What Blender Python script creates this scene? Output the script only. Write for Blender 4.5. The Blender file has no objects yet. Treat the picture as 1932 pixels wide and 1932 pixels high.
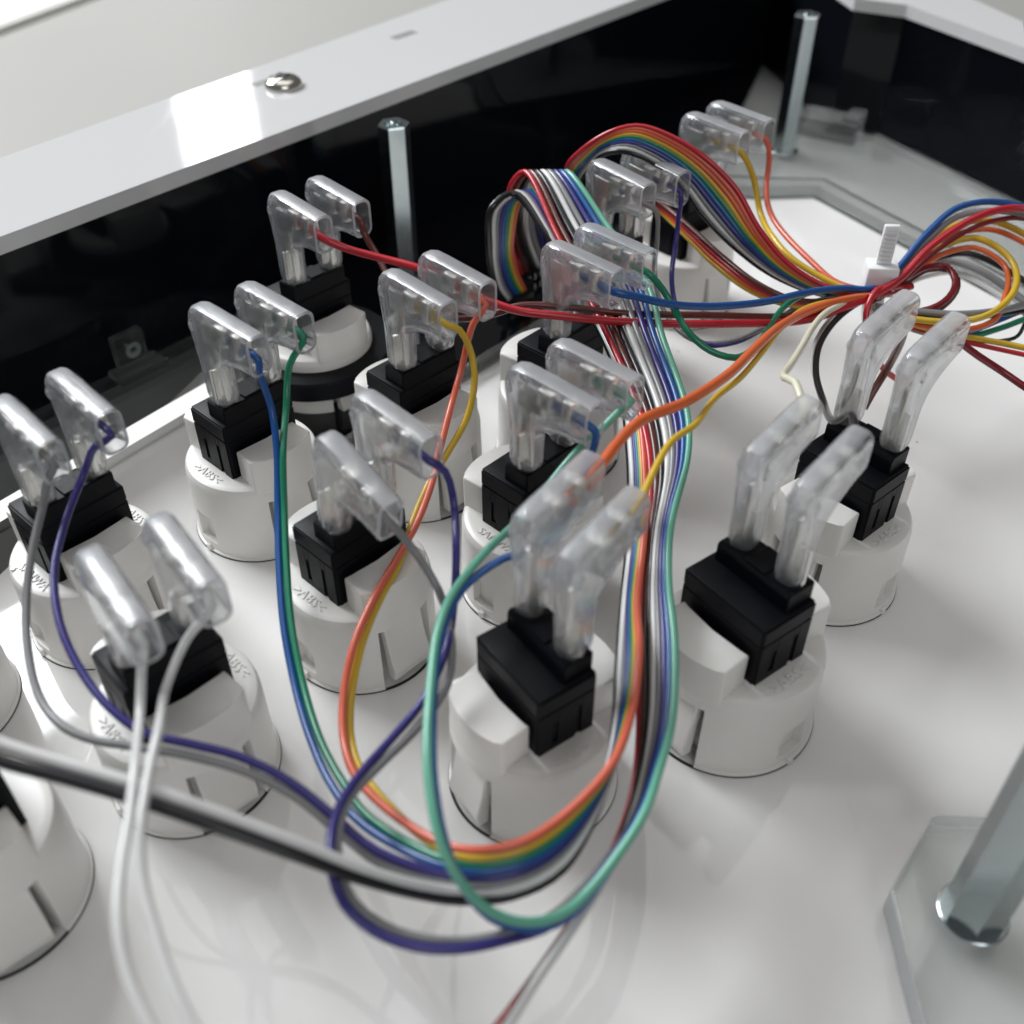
import bpy, bmesh, math, random
from mathutils import Vector, Matrix
random.seed(7)
D2R = math.radians
SC = bpy.context.scene
COL = SC.collection
SC.unit_settings.system = 'METRIC'
SC.unit_settings.scale_length = 0.01          # one Blender unit is one centimetre

# ------------------------------------------------------------------ camera
FPX, CPX, CAM_H = 2000.0, 966.0, 13.4         # focal length / centre in 1932-px frame units, camera height over the panel
PITCH = math.pi/2 - math.atan2(2250.0, FPX)
cd = bpy.data.cameras.new('camera')
cam = bpy.data.objects.new('camera', cd); COL.objects.link(cam)
cam.location = (0, 0, CAM_H); cam.rotation_euler = (math.pi/2 - PITCH, 0, 0)
cd.sensor_width = 36.0; cd.lens = 36.0*FPX/1932.0
cd.clip_start = 0.1; cd.clip_end = 2000
cd.dof.use_dof = True; cd.dof.focus_distance = 18.2; cd.dof.aperture_fstop = 0.175
cd.dof.aperture_blades = 0
SC.camera = cam

# ------------------------------------------------------------------ room light
w = bpy.data.worlds.new('World'); SC.world = w; w.use_nodes = True
bg = w.node_tree.nodes['Background']
bg.inputs[0].default_value = (1.0, 0.98, 0.96, 1); bg.inputs[1].default_value = 0.10

def area(name, az, el, dist, sx, sy, power, col, target=(0, 15, 2)):
    l = bpy.data.lights.new(name, 'AREA'); l.shape = 'RECTANGLE'; l.size = sx; l.size_y = sy
    l.energy = power; l.color = col
    o = bpy.data.objects.new(name, l); COL.objects.link(o)
    d = Vector((math.cos(D2R(az))*math.cos(D2R(el)), math.sin(D2R(az))*math.cos(D2R(el)), math.sin(D2R(el))))
    t = Vector(target); o.location = t + d*dist
    o.rotation_euler = (-d).to_track_quat('-Z', 'Y').to_euler()
    return o
area('window_light', 140, 37, 160, 90, 58, 300000, (0.94, 0.97, 1.0))
area('window_pane_light', 105.6, 24, 260, 18, 60, 34000, (0.97, 0.99, 1.0), (-8, 28, 4))
area('ceiling_light', 88, 76, 250, 190, 180, 118000, (1.0, 0.985, 0.96), (0, 12, 0))
area('camera_side_fill', -72, 40, 230, 110, 90, 85000, (0.95, 0.98, 1.0), (0, 12, 0))  # unseen fill added behind the camera to brighten camera-facing sides

vs = SC.view_settings
vs.view_transform = 'Standard'; vs.look = 'None'; vs.exposure = 0.2; vs.gamma = 1.0; vs.use_curve_mapping = False
cy = SC.cycles
cy.max_bounces = 10; cy.transmission_bounces = 9; cy.transparent_max_bounces = 12; cy.glossy_bounces = 4; cy.diffuse_bounces = 3
cy.caustics_reflective = False; cy.caustics_refractive = True; cy.blur_glossy = 0.6
cy.sample_clamp_indirect = 4.0; cy.use_denoising = True

# ------------------------------------------------------------------ helpers
_c, _s = math.cos(PITCH), math.sin(PITCH)
def P(u, v, z=0.0):
    """sight line of a photo point (1932-px frame) cut at height z above the panel"""
    x = (u-CPX)/FPX; y = -(v-CPX)/FPX
    d = Vector((x, _c + y*_s, -_s + y*_c)); t = (z-CAM_H)/d.z
    return Vector((0, 0, CAM_H)) + d*t

def mat(name, col, rough=0.4, metal=0.0, spec=0.5, coat=0.0, bump=0.0, bscale=30.0, var=0.0, vscale=6.0, sub=0.0, rvar=0.0):
    m = bpy.data.materials.new(name); m.use_nodes = True
    nt = m.node_tree; b = nt.nodes['Principled BSDF']
    b.inputs['Base Color'].default_value = (*col, 1); b.inputs['Roughness'].default_value = rough
    b.inputs['Metallic'].default_value = metal; b.inputs['Specular IOR Level'].default_value = spec
    b.inputs['Coat Weight'].default_value = coat; b.inputs['Coat Roughness'].default_value = 0.06
    if sub:
        b.inputs['Subsurface Weight'].default_value = sub; b.inputs['Subsurface Radius'].default_value = (0.3, 0.27, 0.22)
        b.inputs['Subsurface Scale'].default_value = 0.3
    tc = nt.nodes.new('ShaderNodeTexCoord')
    def noise(sc, det=3):
        n = nt.nodes.new('ShaderNodeTexNoise'); n.inputs['Scale'].default_value = sc; n.inputs['Detail'].default_value = det
        nt.links.new(tc.outputs['Object'], n.inputs['Vector']); return n
    if var:
        n = noise(vscale); mx = nt.nodes.new('ShaderNodeMix'); mx.data_type = 'RGBA'
        mx.inputs[6].default_value = (*[max(0, c*(1-var)) for c in col], 1)
        mx.inputs[7].default_value = (*[min(1, c*(1+var)) for c in col], 1)
        nt.links.new(n.outputs['Fac'], mx.inputs[0]); nt.links.new(mx.outputs[2], b.inputs['Base Color'])
    if rvar:
        n = noise(vscale*2.3, 5); mr = nt.nodes.new('ShaderNodeMapRange')
        mr.inputs['To Min'].default_value = max(0, rough-rvar); mr.inputs['To Max'].default_value = rough+rvar
        nt.links.new(n.outputs['Fac'], mr.inputs['Value']); nt.links.new(mr.outputs['Result'], b.inputs['Roughness'])
    if bump:
        n = noise(bscale, 4); bp = nt.nodes.new('ShaderNodeBump'); bp.inputs['Strength'].default_value = bump
        bp.inputs['Distance'].default_value = 0.02
        nt.links.new(n.outputs['Fac'], bp.inputs['Height']); nt.links.new(bp.outputs['Normal'], b.inputs['Normal'])
    return m

def clear_mat(name, tint, rough, ior, milky, milk_col, bump, bscale, through=0.25, dshare=0.5):
    """clear moulded plastic: refracting body, a milky share that scatters, and a share that lets light straight through"""
    m = mat(name, tint, rough, bump=bump, bscale=bscale)
    nt = m.node_tree; b = nt.nodes['Principled BSDF']; out = nt.nodes['Material Output']
    b.inputs['Transmission Weight'].default_value = 1.0; b.inputs['IOR'].default_value = ior
    tr = nt.nodes.new('ShaderNodeBsdfTransparent'); tr.inputs[0].default_value = (*tint, 1)
    tl = nt.nodes.new('ShaderNodeBsdfTranslucent'); tl.inputs[0].default_value = (*milk_col, 1)
    df = nt.nodes.new('ShaderNodeBsdfDiffuse'); df.inputs[0].default_value = (*milk_col, 1)
    a1 = nt.nodes.new('ShaderNodeMixShader'); a1.inputs[0].default_value = dshare
    nt.links.new(tl.outputs[0], a1.inputs[1]); nt.links.new(df.outputs[0], a1.inputs[2])
    a2 = nt.nodes.new('ShaderNodeMixShader'); a2.inputs[0].default_value = through
    nt.links.new(b.outputs[0], a2.inputs[1]); nt.links.new(tr.outputs[0], a2.inputs[2])
    a3 = nt.nodes.new('ShaderNodeMixShader'); a3.inputs[0].default_value = milky
    nt.links.new(a2.outputs[0], a3.inputs[1]); nt.links.new(a1.outputs[0], a3.inputs[2])
    nt.links.new(a3.outputs[0], out.inputs['Surface'])
    return m

M = {}
M['panel'] = mat('white_gloss_panel', (0.80, 0.79, 0.775), 0.05, spec=0.5, rvar=0.035, vscale=0.5, var=0.012)
M['housing'] = mat('white_abs', (0.78, 0.765, 0.735), 0.33, bump=0.05, bscale=60, var=0.02, vscale=2, rvar=0.06)
M['black'] = mat('black_switch_plastic', (0.003, 0.0035, 0.0055), 0.44, spec=0.13, bump=0.08, bscale=80, rvar=0.08)
M['blackgloss'] = mat('black_ring_plastic', (0.012, 0.012, 0.014), 0.3, spec=0.35)
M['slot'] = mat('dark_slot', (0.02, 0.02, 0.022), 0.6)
M['wall'] = mat('black_gloss_wall', (0.004, 0.005, 0.007), 0.07, spec=0.16, rvar=0.03, vscale=0.4)
M['flange'] = mat('white_gloss_flange', (0.64, 0.64, 0.645), 0.06, spec=0.5, bump=0.015, bscale=3, rvar=0.03, vscale=0.6)
M['trim'] = mat('polished_trim', (0.85, 0.86, 0.87), 0.16, metal=1.0, bump=0.05, bscale=6)
M['table'] = mat('pale_table', (0.36, 0.352, 0.33), 0.5, spec=0.3, var=0.02, vscale=0.2)
M['slotgrey'] = mat('slot_inside', (0.26, 0.26, 0.25), 0.5)
M['sheet'] = mat('pale_board', (0.64, 0.63, 0.60), 0.5, spec=0.3)
M['zinc'] = mat('zinc_plated_steel', (0.50, 0.555, 0.565), 0.20, metal=1.0, rvar=0.06, vscale=1.5)
M['steel'] = mat('screw_steel', (0.72, 0.70, 0.65), 0.22, metal=1.0)
M['tin'] = mat('tinned_brass', (0.90, 0.88, 0.83), 0.18, metal=1.0, bump=0.1, bscale=40)
M['nylon'] = mat('white_nylon', (0.82, 0.83, 0.85), 0.38, sub=0.4)
M['pcb'] = mat('black_board', (0.004, 0.0045, 0.006), 0.06, spec=0.5)
M['sleeve'] = clear_mat('clear_sleeve', (0.985, 0.99, 1.0), 0.03, 1.46, 0.055, (0.92, 0.95, 0.99), 0.03, 7, 0.30)
M['frost'] = clear_mat('frosted_sleeve_face', (0.985, 0.99, 1.0), 0.22, 1.50, 0.26, (0.92, 0.94, 0.98), 0.5, 22, 0.25, 0.65)
M['acrylic'] = clear_mat('clear_acrylic', (0.97, 0.985, 0.98), 0.03, 1.46, 0.03, (0.75, 0.77, 0.77), 0.0, 1, 0.4)
WC = dict(red=(0.46, 0.018, 0.03), darkred=(0.20, 0.012, 0.02), brown=(0.105, 0.028, 0.022), orange=(0.64, 0.125, 0.035), coral=(0.66, 0.13, 0.075),
          yellow=(0.60, 0.39, 0.03), green=(0.015, 0.21, 0.115), mint=(0.13, 0.40, 0.29), blue=(0.012, 0.085, 0.30),
          purple=(0.035, 0.028, 0.17), grey=(0.22, 0.22, 0.225), white=(0.64, 0.64, 0.63), black=(0.012, 0.012, 0.015), cream=(0.66, 0.64, 0.50))
for k, c in WC.items(): M['w_'+k] = mat('pvc_'+k, c, 0.24, spec=0.5, bump=0.02, bscale=8, var=0.06, vscale=3)

def add_specks(m, scale, thr, col):
    nt = m.node_tree; b = nt.nodes['Principled BSDF']; tc = nt.nodes.new('ShaderNodeTexCoord')
    v = nt.nodes.new('ShaderNodeTexVoronoi'); v.inputs['Scale'].default_value = scale; v.inputs['Randomness'].default_value = 1.0
    nt.links.new(tc.outputs['Object'], v.inputs['Vector'])
    wn = nt.nodes.new('ShaderNodeMath'); wn.operation = 'LESS_THAN'; wn.inputs[1].default_value = thr
    nt.links.new(v.outputs['Distance'], wn.inputs[0])
    sx = nt.nodes.new('ShaderNodeSeparateColor'); nt.links.new(v.outputs['Color'], sx.inputs[0])
    g = nt.nodes.new('ShaderNodeMath'); g.operation = 'GREATER_THAN'; g.inputs[1].default_value = 0.82; nt.links.new(sx.outputs[0], g.inputs[0])
    mu = nt.nodes.new('ShaderNodeMath'); mu.operation = 'MULTIPLY'; nt.links.new(wn.outputs[0], mu.inputs[0]); nt.links.new(g.outputs[0], mu.inputs[1])
    mx = nt.nodes.new('ShaderNodeMix'); mx.data_type = 'RGBA'; mx.inputs[7].default_value = (*col, 1)
    src = b.inputs['Base Color'].links[0].from_socket
    nt.links.new(mu.outputs[0], mx.inputs[0]); nt.links.new(src, mx.inputs[6]); nt.links.new(mx.outputs[2], b.inputs['Base Color'])
def add_scratches(m, rot, amt):
    nt = m.node_tree; b = nt.nodes['Principled BSDF']; tc = nt.nodes.new('ShaderNodeTexCoord')
    prev = b.inputs['Roughness'].links[0].from_socket
    for r_, sc_ in ((rot, 26.0), (rot+1.2, 34.0)):
        mp = nt.nodes.new('ShaderNodeMapping'); mp.inputs['Rotation'].default_value = (0, 0, r_); mp.inputs['Scale'].default_value = (sc_, 0.35, 1)
        n = nt.nodes.new('ShaderNodeTexNoise'); n.inputs['Scale'].default_value = 1.0; n.inputs['Detail'].default_value = 1.0
        mr = nt.nodes.new('ShaderNodeMapRange'); mr.inputs['From Min'].default_value = 0.70; mr.inputs['From Max'].default_value = 0.76
        mr.inputs['To Min'].default_value = 0.0; mr.inputs['To Max'].default_value = amt
        ad = nt.nodes.new('ShaderNodeMath'); ad.operation = 'ADD'
        nt.links.new(tc.outputs['Object'], mp.inputs[0]); nt.links.new(mp.outputs[0], n.inputs['Vector']); nt.links.new(n.outputs['Fac'], mr.inputs['Value'])
        nt.links.new(prev, ad.inputs[0]); nt.links.new(mr.outputs[0], ad.inputs[1]); prev = ad.outputs[0]
    nt.links.new(prev, b.inputs['Roughness'])
add_scratches(M['panel'], 0.5, 0.22); add_scratches(M['flange'], -0.9, 0.2)
add_specks(M['panel'], 1.3, 0.034, (0.10, 0.085, 0.07)); add_specks(M['housing'], 1.6, 0.02, (0.18, 0.16, 0.13))

def tag(o, label=None, cat=None, group=None, kind=None):
    if label: o['label'] = label
    if cat: o['category'] = cat
    if group: o['group'] = group
    if kind: o['kind'] = kind
    return o
def empty(name, loc=(0, 0, 0), rz=0.0):
    o = bpy.data.objects.new(name, None); COL.objects.link(o); o.location = loc; o.rotation_euler.z = rz
    o.empty_display_size = 0.3; return o
def link_mesh(name, me, parent=None):
    o = bpy.data.objects.new(name, me); COL.objects.link(o)
    if parent: o.parent = parent
    return o
def finish(bm, name, m, parent=None, smooth=40):
    bmesh.ops.recalc_face_normals(bm, faces=bm.faces)
    me = bpy.data.meshes.new(name); bm.to_mesh(me); bm.free()
    me.materials.append(m)
    if smooth:
        for p in me.polygons: p.use_smooth = True
        me.set_sharp_from_angle(angle=D2R(smooth))
    return link_mesh(name, me, parent)
def frost_edges(o):
    o.data.materials.append(M['frost'])
    for p in o.data.polygons:
        if abs(p.normal.z) < 0.8: p.material_index = 1
    return o
def add_box(bm, x0, x1, y0, y1, z0, z1, bev=0.0, seg=2):
    g = bmesh.ops.create_cube(bm, size=1.0)['verts']
    for v in g: v.co = Vector(((x0+x1)/2 + v.co.x*(x1-x0), (y0+y1)/2 + v.co.y*(y1-y0), (z0+z1)/2 + v.co.z*(z1-z0)))
    if bev:
        es = list({e for v in g for e in v.link_edges})
        bmesh.ops.bevel(bm, geom=es, offset=bev, segments=seg, profile=0.5, affect='EDGES')
def add_prism(bm, pts, z0, z1, bev=0.0, seg=2, topbev_only=False):
    """pts counter-clockwise in plan"""
    lo = [bm.verts.new((p[0], p[1], z0)) for p in pts]; hi = [bm.verts.new((p[0], p[1], z1)) for p in pts]
    n = len(pts); fs = [bm.faces.new(hi), bm.faces.new(lo[::-1])]
    for i in range(n): fs.append(bm.faces.new((lo[i], lo[(i+1) % n], hi[(i+1) % n], hi[i])))
    if bev:
        es = [e for e in fs[0].edges] if topbev_only else list({e for f in fs for e in f.edges})
        bmesh.ops.bevel(bm, geom=es, offset=bev, segments=seg, profile=0.5, affect='EDGES')
def add_lathe(bm, prof, n=48, cx=0, cy=0):
    rings = []
    for r, z in prof:
        if r < 1e-6: rings.append([bm.verts.new((cx, cy, z))])
        else: rings.append([bm.verts.new((cx+r*math.cos(2*math.pi*i/n), cy+r*math.sin(2*math.pi*i/n), z)) for i in range(n)])
    for a, b in zip(rings, rings[1:]):
        for i in range(n):
            j = (i+1) % n
            if len(a) == 1: bm.faces.new((a[0], b[i], b[j]))
            elif len(b) == 1: bm.faces.new((a[i], a[j], b[0]))
            else: bm.faces.new((a[i], a[j], b[j], b[i]))

def spline(pts, step=0.14):
    """centripetal Catmull-Rom through the points"""
    q = [Vector(p) for p in pts]
    q = [2*q[0]-q[1]] + q + [2*q[-1]-q[-2]]
    out = []
    for i in range(1, len(q)-2):
        p0, p1, p2, p3 = q[i-1], q[i], q[i+1], q[i+2]
        t1 = max(1e-4, (p1-p0).length**0.5); t2 = t1+max(1e-4, (p2-p1).length**0.5); t3 = t2+max(1e-4, (p3-p2).length**0.5)
        n = max(2, int((p2-p1).length/step))
        for k in range(n):
            t = t1+(t2-t1)*k/n
            A1 = p0*((t1-t)/t1)+p1*(t/t1); A2 = p1*((t2-t)/(t2-t1))+p2*((t-t1)/(t2-t1)); A3 = p2*((t3-t)/(t3-t2))+p3*((t-t2)/(t3-t2))
            B1 = A1*((t2-t)/t2)+A2*(t/t2); B2 = A2*((t3-t)/(t3-t1))+A3*((t-t1)/(t3-t1))
            out.append(B1*((t2-t)/(t2-t1))+B2*((t-t1)/(t2-t1)))
    out.append(q[-2]); return out
def tube_mesh(name, path, r, m, n=9):
    verts, faces = [], []
    t0 = (path[1]-path[0]).normalized()
    nrm = t0.orthogonal().normalized()
    for i, p in enumerate(path):
        t = (path[min(i+1, len(path)-1)]-path[max(i-1, 0)])
        t = t.normalized() if t.length > 1e-9 else t0
        nrm = (nrm - t*nrm.dot(t)); nrm = nrm.normalized() if nrm.length > 1e-6 else t.orthogonal().normalized()
        b = t.cross(nrm)
        for k in range(n):
            a = 2*math.pi*k/n; verts.append(p+(nrm*math.cos(a)+b*math.sin(a))*r)
        if i:
            for k in range(n):
                faces.append(((i-1)*n+k, (i-1)*n+(k+1) % n, i*n+(k+1) % n, i*n+k))
    faces.append(tuple(range(n-1, -1, -1))); L = (len(path)-1)*n; faces.append(tuple(L+k for k in range(n)))
    me = bpy.data.meshes.new(name); me.from_pydata([tuple(v) for v in verts], [], faces); me.materials.append(m)
    for p in me.polygons: p.use_smooth = len(p.vertices) == 4
    return me

# ------------------------------------------------------------------ the surface and the case
bm = bmesh.new()
# panel: the white sheet the buttons are set in (seen from its back)
add_prism(bm, [(-40, -6), (40, -6), (40, 60), (-40, 60)][:0] or [(-15.6, -4), (34, -4), (34, 12), (13.4, 46), (3, 46)], -0.5, 0.0)
panel = tag(finish(bm, 'panel', M['panel'], smooth=0), 'glossy white panel that the button bodies stand on', 'panel', kind='structure')
bm = bmesh.new(); add_prism(bm, [(-260, -60), (260, -60), (260, 400), (-260, 400)], -5.0, -4.2)
tag(finish(bm, 'table', M['table'], smooth=0), 'pale grey table top beyond the white case rim', 'table', kind='structure')

ZW, ZT = 3.72, 4.06
def ext(a, b, d): return a+(a-b).normalized()*d
wt = [P(0, 482, ZW), P(1256, 0, ZW), P(1470, -78, ZW), P(1609, 20, ZW), P(1706, 33, ZW), P(1932, 118, ZW)]
inner = [ext(wt[0], wt[1], 14)] + wt + [ext(wt[-1], wt[-2], 26)]
ot = [P(0, 298, ZT), P(900, -20, ZT)]
ow = [ext(ot[0], ot[1], 14), ot[0], ot[1], P(1560, -260, ZT), P(1720, -60, ZT), P(1770, -32, ZT), P(1932, 42, ZT)]
ow.append(ext(ow[-1], ow[-2], 26))
def strip_slab(bm, ins, outs, z0, z1, bev=0.0):
    n = len(ins)
    V = [[bm.verts.new((p.x, p.y, z)) for p in L] for L, z in ((ins, z0), (outs, z0), (outs, z1), (ins, z1))]
    for i in range(n-1):
        for k in range(4):
            a, b = V[k], V[(k+1) % 4]; bm.faces.new((a[i], a[i+1], b[i+1], b[i]))
    bm.faces.new([V[k][0] for k in range(4)]); bm.faces.new([V[k][n-1] for k in range(3, -1, -1)])
    if bev:
        es = [e for e in bm.edges if len(e.link_faces) == 2 and e.calc_face_angle(0) > 0.8]
        bmesh.ops.bevel(bm, geom=es, offset=bev, segments=2, profile=0.5, affect='EDGES')
case = tag(empty('case', (inner[1].x, inner[1].y, 0)), 'case shell with glossy black inner wall and white rim flange around the panel', 'case')
def in_case(o): o.parent = case; o.matrix_parent_inverse = Matrix.Translation(-case.location); return o
bm = bmesh.new(); strip_slab(bm, inner, ow, ZW, ZT, 0.03)
in_case(finish(bm, 'flange', M['flange'], smooth=30))
outw = [p + (q-p).normalized()*0.35 for p, q in zip(inner, ow)]
bm = bmesh.new()
strip_slab(bm, [p + (q-p).normalized()*0.06 for p, q in zip(inner, ow)], outw, -0.5, ZW-0.003)
in_case(finish(bm, 'wall', M['wall'], smooth=0))
bm = bmesh.new()
strip_slab(bm, [p+(q-p).normalized()*0.36 for p, q in zip(inner, ow)], [q-(q-p).normalized()*0.1 for p, q in zip(inner, ow)], -4.15, ZW-0.003)
in_case(finish(bm, 'outer_shell', M['flange'], smooth=0))

# clear acrylic ledge along the foot of the wall
ZL = 0.32
li = [P(0, 950, ZL), P(381, 730, ZL), P(1085, 326, ZL), P(1430, 352, ZL), P(1541, 350, ZL), P(1746, 460, ZL)]
li = [ext(li[0], li[1], 8)] + li + [ext(li[-1], li[-2], 12)]
lo_ = [inner[0], inner[1], inner[1].lerp(inner[2], 0.2), inner[2], inner[3], inner[5], inner[6], inner[7]]
lo_ = [p.copy() for p in lo_]
bm = bmesh.new(); strip_slab(bm, li, lo_, 0.004, ZL, 0.015)
ledge = tag(finish(bm, 'acrylic_ledge', M['acrylic'], smooth=0), 'clear acrylic ledge running along the foot of the black wall', 'ledge')

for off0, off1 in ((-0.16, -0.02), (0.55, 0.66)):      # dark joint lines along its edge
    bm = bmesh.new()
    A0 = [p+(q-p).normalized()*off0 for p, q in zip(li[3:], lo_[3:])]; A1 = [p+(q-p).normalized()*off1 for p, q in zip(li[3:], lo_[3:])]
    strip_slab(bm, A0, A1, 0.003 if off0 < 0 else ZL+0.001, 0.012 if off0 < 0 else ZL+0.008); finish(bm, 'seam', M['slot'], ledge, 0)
# bright bevelled trim along the ledge's inner edge on the left
q0, q1 = li[0], li[1].lerp(li[2], 1.12); dd = (q1-q0).normalized(); nn = Vector((dd.y, -dd.x, 0))
bm = bmesh.new(); cs = [(0.0, 0.004), (0.36, 0.004), (0.36, 0.24), (0.0, 0.37)]
V = [[bm.verts.new((p.x+nn.x*a, p.y+nn.y*a, z)) for a, z in cs] for p in (q0, q1)]
for k in range(4): bm.faces.new((V[0][k], V[0][(k+1) % 4], V[1][(k+1) % 4], V[1][k]))
bm.faces.new(V[0]); bm.faces.new(V[1][::-1])
tag(finish(bm, 'edge_trim', M['trim'], smooth=0), 'bright glossy strip along the inner edge of the ledge on the left', 'trim strip')

# glossy black deck that the rear left button and the ribbon headers stand on
ZK = 0.345
dk = [P(520, 899, ZK), P(919, 660, ZK), P(1195, 494, ZK), P(1335, 338, ZK)]
bk_ = [inner[1].lerp(inner[2], t) for t in (0.30, 0.62, 0.90)]+[inner[3].copy()]
bm = bmesh.new(); strip_slab(bm, dk, [p.copy() for p in bk_], 0.002, ZK)
deck = tag(finish(bm, 'black_deck', M['pcb'], smooth=0), 'glossy black deck between the panel and the back wall under the ribbon ends', 'deck')
bm = bmesh.new(); dd_ = (dk[1]-dk[0]).normalized(); nn_ = Vector((dd_.y, -dd_.x, 0))
strip_slab(bm, [p+nn_*0.16 for p in dk[:3]], [p+nn_*0.003 for p in dk[:3]], 0.002, ZK-0.02, 0.02); finish(bm, 'edge_strip', M['acrylic'], deck, 0)

# ------------------------------------------------------------------ push-button prototype (body, micro switch, lettering)
R_B, Z_R = 1.2, 1.6
def housing_bm():
    bm = bmesh.new()
    tn = math.degrees(math.asin(0.50/R_B)); tw = 11.0
    th = [i*4.0 for i in range(90)]
    for c in (0, 180): th += [c-tn-0.25, c-tn+0.25, c+tn-0.25, c+tn+0.25]
    for c in (90, 270): th += [c-tw-0.25, c-tw+0.25, c+tw-0.25, c+tw+0.25]
    th = sorted({round(t % 360, 3) for t in th})
    zs = [0.0, 0.05, 0.062, 0.16, 0.22, 0.235, 0.5, 0.80, 0.815, 1.28, 1.295, 1.44, 1.52, 1.57, 1.595, 1.6]
    rs = [1.25, 1.25, 1.21, 1.208, 1.207, 1.206, 1.204, 1.20, 1.20, 1.192, 1.192, 1.186, 1.17, 1.14, 1.09, 1.03]
    rings = []
    for z, r in zip(zs, rs):
        ring = []
        for t in th:
            rr = r; a = (t+180) % 360-180
            d0 = min(abs(a), abs(180-abs(a))); d9 = abs(abs(a)-90)
            if d0 < tn and z < 1.285: rr = 0.84/max(0.5, abs(math.cos(D2R(a))))
            if d9 < tw and 0.225 < z < 0.81: rr = 1.08
            ring.append(bm.verts.new((rr*math.cos(D2R(t)), rr*math.sin(D2R(t)), z)))
        rings.append(ring)
    n = len(th)
    for a, b in zip(rings, rings[1:]):
        for i in range(n): bm.faces.new((a[i], a[(i+1) % n], b[(i+1) % n], b[i]))
    bm.faces.new(rings[-1]); bm.faces.new(rings[0][::-1])
    for sx in (1, -1):
        # raised shoulder hugging the long side of the switch
        arc = [(sx*1.178*math.cos(D2R(a)), 1.178*math.sin(D2R(a))) for a in range(-33, 34, 6)]
        inn = [(sx*0.52, 0.60), (sx*0.57, 0.40), (sx*0.60, 0.0), (sx*0.57, -0.40), (sx*0.52, -0.60)]
        pts = arc+inn
        if sx < 0: pts = pts[::-1]
        add_prism(bm, pts, 1.40, 2.18, 0.035, 3)
        # spring leg that flares out below it
        q = [(0.93, 1.285), (1.07, 1.285), (1.13, 0.85), (1.245, 0.34), (1.20, 0.14), (1.04, 0.14), (1.0, 0.7)]
        vs_ = [[bm.verts.new((sx*x, y, z)) for x, z in q] for y in (-0.37, 0.37)]
        fs = [bm.faces.new(vs_[0]), bm.faces.new(vs_[1][::-1])]
        for i in range(len(q)):
            j = (i+1) % len(q); fs.append(bm.faces.new((vs_[0][i], vs_[1][i], vs_[1][j], vs_[0][j])))
        bmesh.ops.recalc_face_normals(bm, faces=fs)
        bmesh.ops.bevel(bm, geom=list({e for f in fs for e in f.edges}), offset=0.02, segments=1, affect='EDGES')
    # small moulded tick on the foot
    add_box(bm, -0.06, 0.06, -1.27, -1.19, 0.0, 0.13, 0.02, 1)
    return bm
def switch_bm():
    bm = bmesh.new(); HX, HY = 0.465, 0.70
    add_box(bm, -HX, HX, -HY, HY, 1.45, 2.70, 0.02, 2)
    # sloped shoulder and raised terminal block
    q = [(-0.03, 2.68), (HX-0.005, 2.68), (HX-0.005, 3.02), (0.02, 3.02), (-0.02, 2.97)]
    V = [[bm.verts.new((x, y, z)) for x, z in q] for y in (-HY+0.07, HY-0.07)]
    n = len(q); fs = [bm.faces.new(V[0]), bm.faces.new(V[1][::-1])]
    for i in range(n): fs.append(bm.faces.new((V[0][i], V[1][i], V[1][(i+1) % n], V[0][(i+1) % n])))
    bmesh.ops.recalc_face_normals(bm, faces=fs)
    bmesh.ops.bevel(bm, geom=list({e for f in fs for e in f.edges}), offset=0.016, segments=2, affect='EDGES')
    add_box(bm, 0.02, HX-0.02, -0.17, 0.17, 3.0, 3.055, 0.012, 1)
    for sy in (-1, 1):                         # end faces: proud plates leaving slots and a seam
        def pl(x0, x1, z0, z1, d=0.026):
            y0, y1 = sorted((sy*(HY-0.005), sy*(HY+d))); add_box(bm, x0, x1, y0, y1, z0, z1, 0.006, 1)
        pl(-0.455, -0.24, 1.5, 2.38); pl(-0.15, 0.15, 1.5, 2.38); pl(0.24, 0.455, 1.5, 2.38)
        pl(-0.24, -0.15, 1.5, 1.74); pl(-0.24, -0.15, 2.14, 2.38); pl(0.15, 0.24, 2.2, 2.38)
        pl(-0.455, 0.455, 2.41, 2.67)
    for y_, z_ in ((-0.42, 1.95), (0.42, 1.95)):   # ejector pin marks on the back
        g = bmesh.ops.create_cone(bm, cap_ends=True, segments=12, radius1=0.045, radius2=0.045, depth=0.02, matrix=Matrix.Translation((-HX-0.017, y_, z_)) @ Matrix.Rotation(D2R(90), 4, 'Y'))
    for sx in (-1, 1):                         # long faces: seam of the lid
        x0, x1 = sorted((sx*(HX-0.005), sx*(HX+0.012))); add_box(bm, x0, x1, -HY+0.02, HY-0.02, 1.5, 2.36, 0.005, 1)
        add_box(bm, x0, x1, -HY+0.02, HY-0.02, 2.39, 2.66, 0.005, 1)
    return bm
def text_mesh(name, body, size):
    cu = bpy.data.curves.new(name, 'FONT'); cu.body = body; cu.size = size; cu.extrude = 0.012; cu.align_x = 'CENTER'; cu.align_y = 'CENTER'
    cu.resolution_u = 2; cu.space_character = 1.05
    o = bpy.data.objects.new(name, cu); COL.objects.link(o)
    bpy.context.view_layer.update()
    me = bpy.data.meshes.new_from_object(o.evaluated_get(bpy.context.evaluated_depsgraph_get()))
    bpy.data.objects.remove(o); bpy.data.curves.remove(cu)
    me.name = name; me.materials.clear(); me.materials.append(M['housing']); return me
txt_abs = text_mesh('lettering', '>ABS<', 0.24)
txt_maker = text_mesh('lettering', 'SANWA', 0.21)
txt_num = [text_mesh('lettering', s, 0.2) for s in '34']

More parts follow.
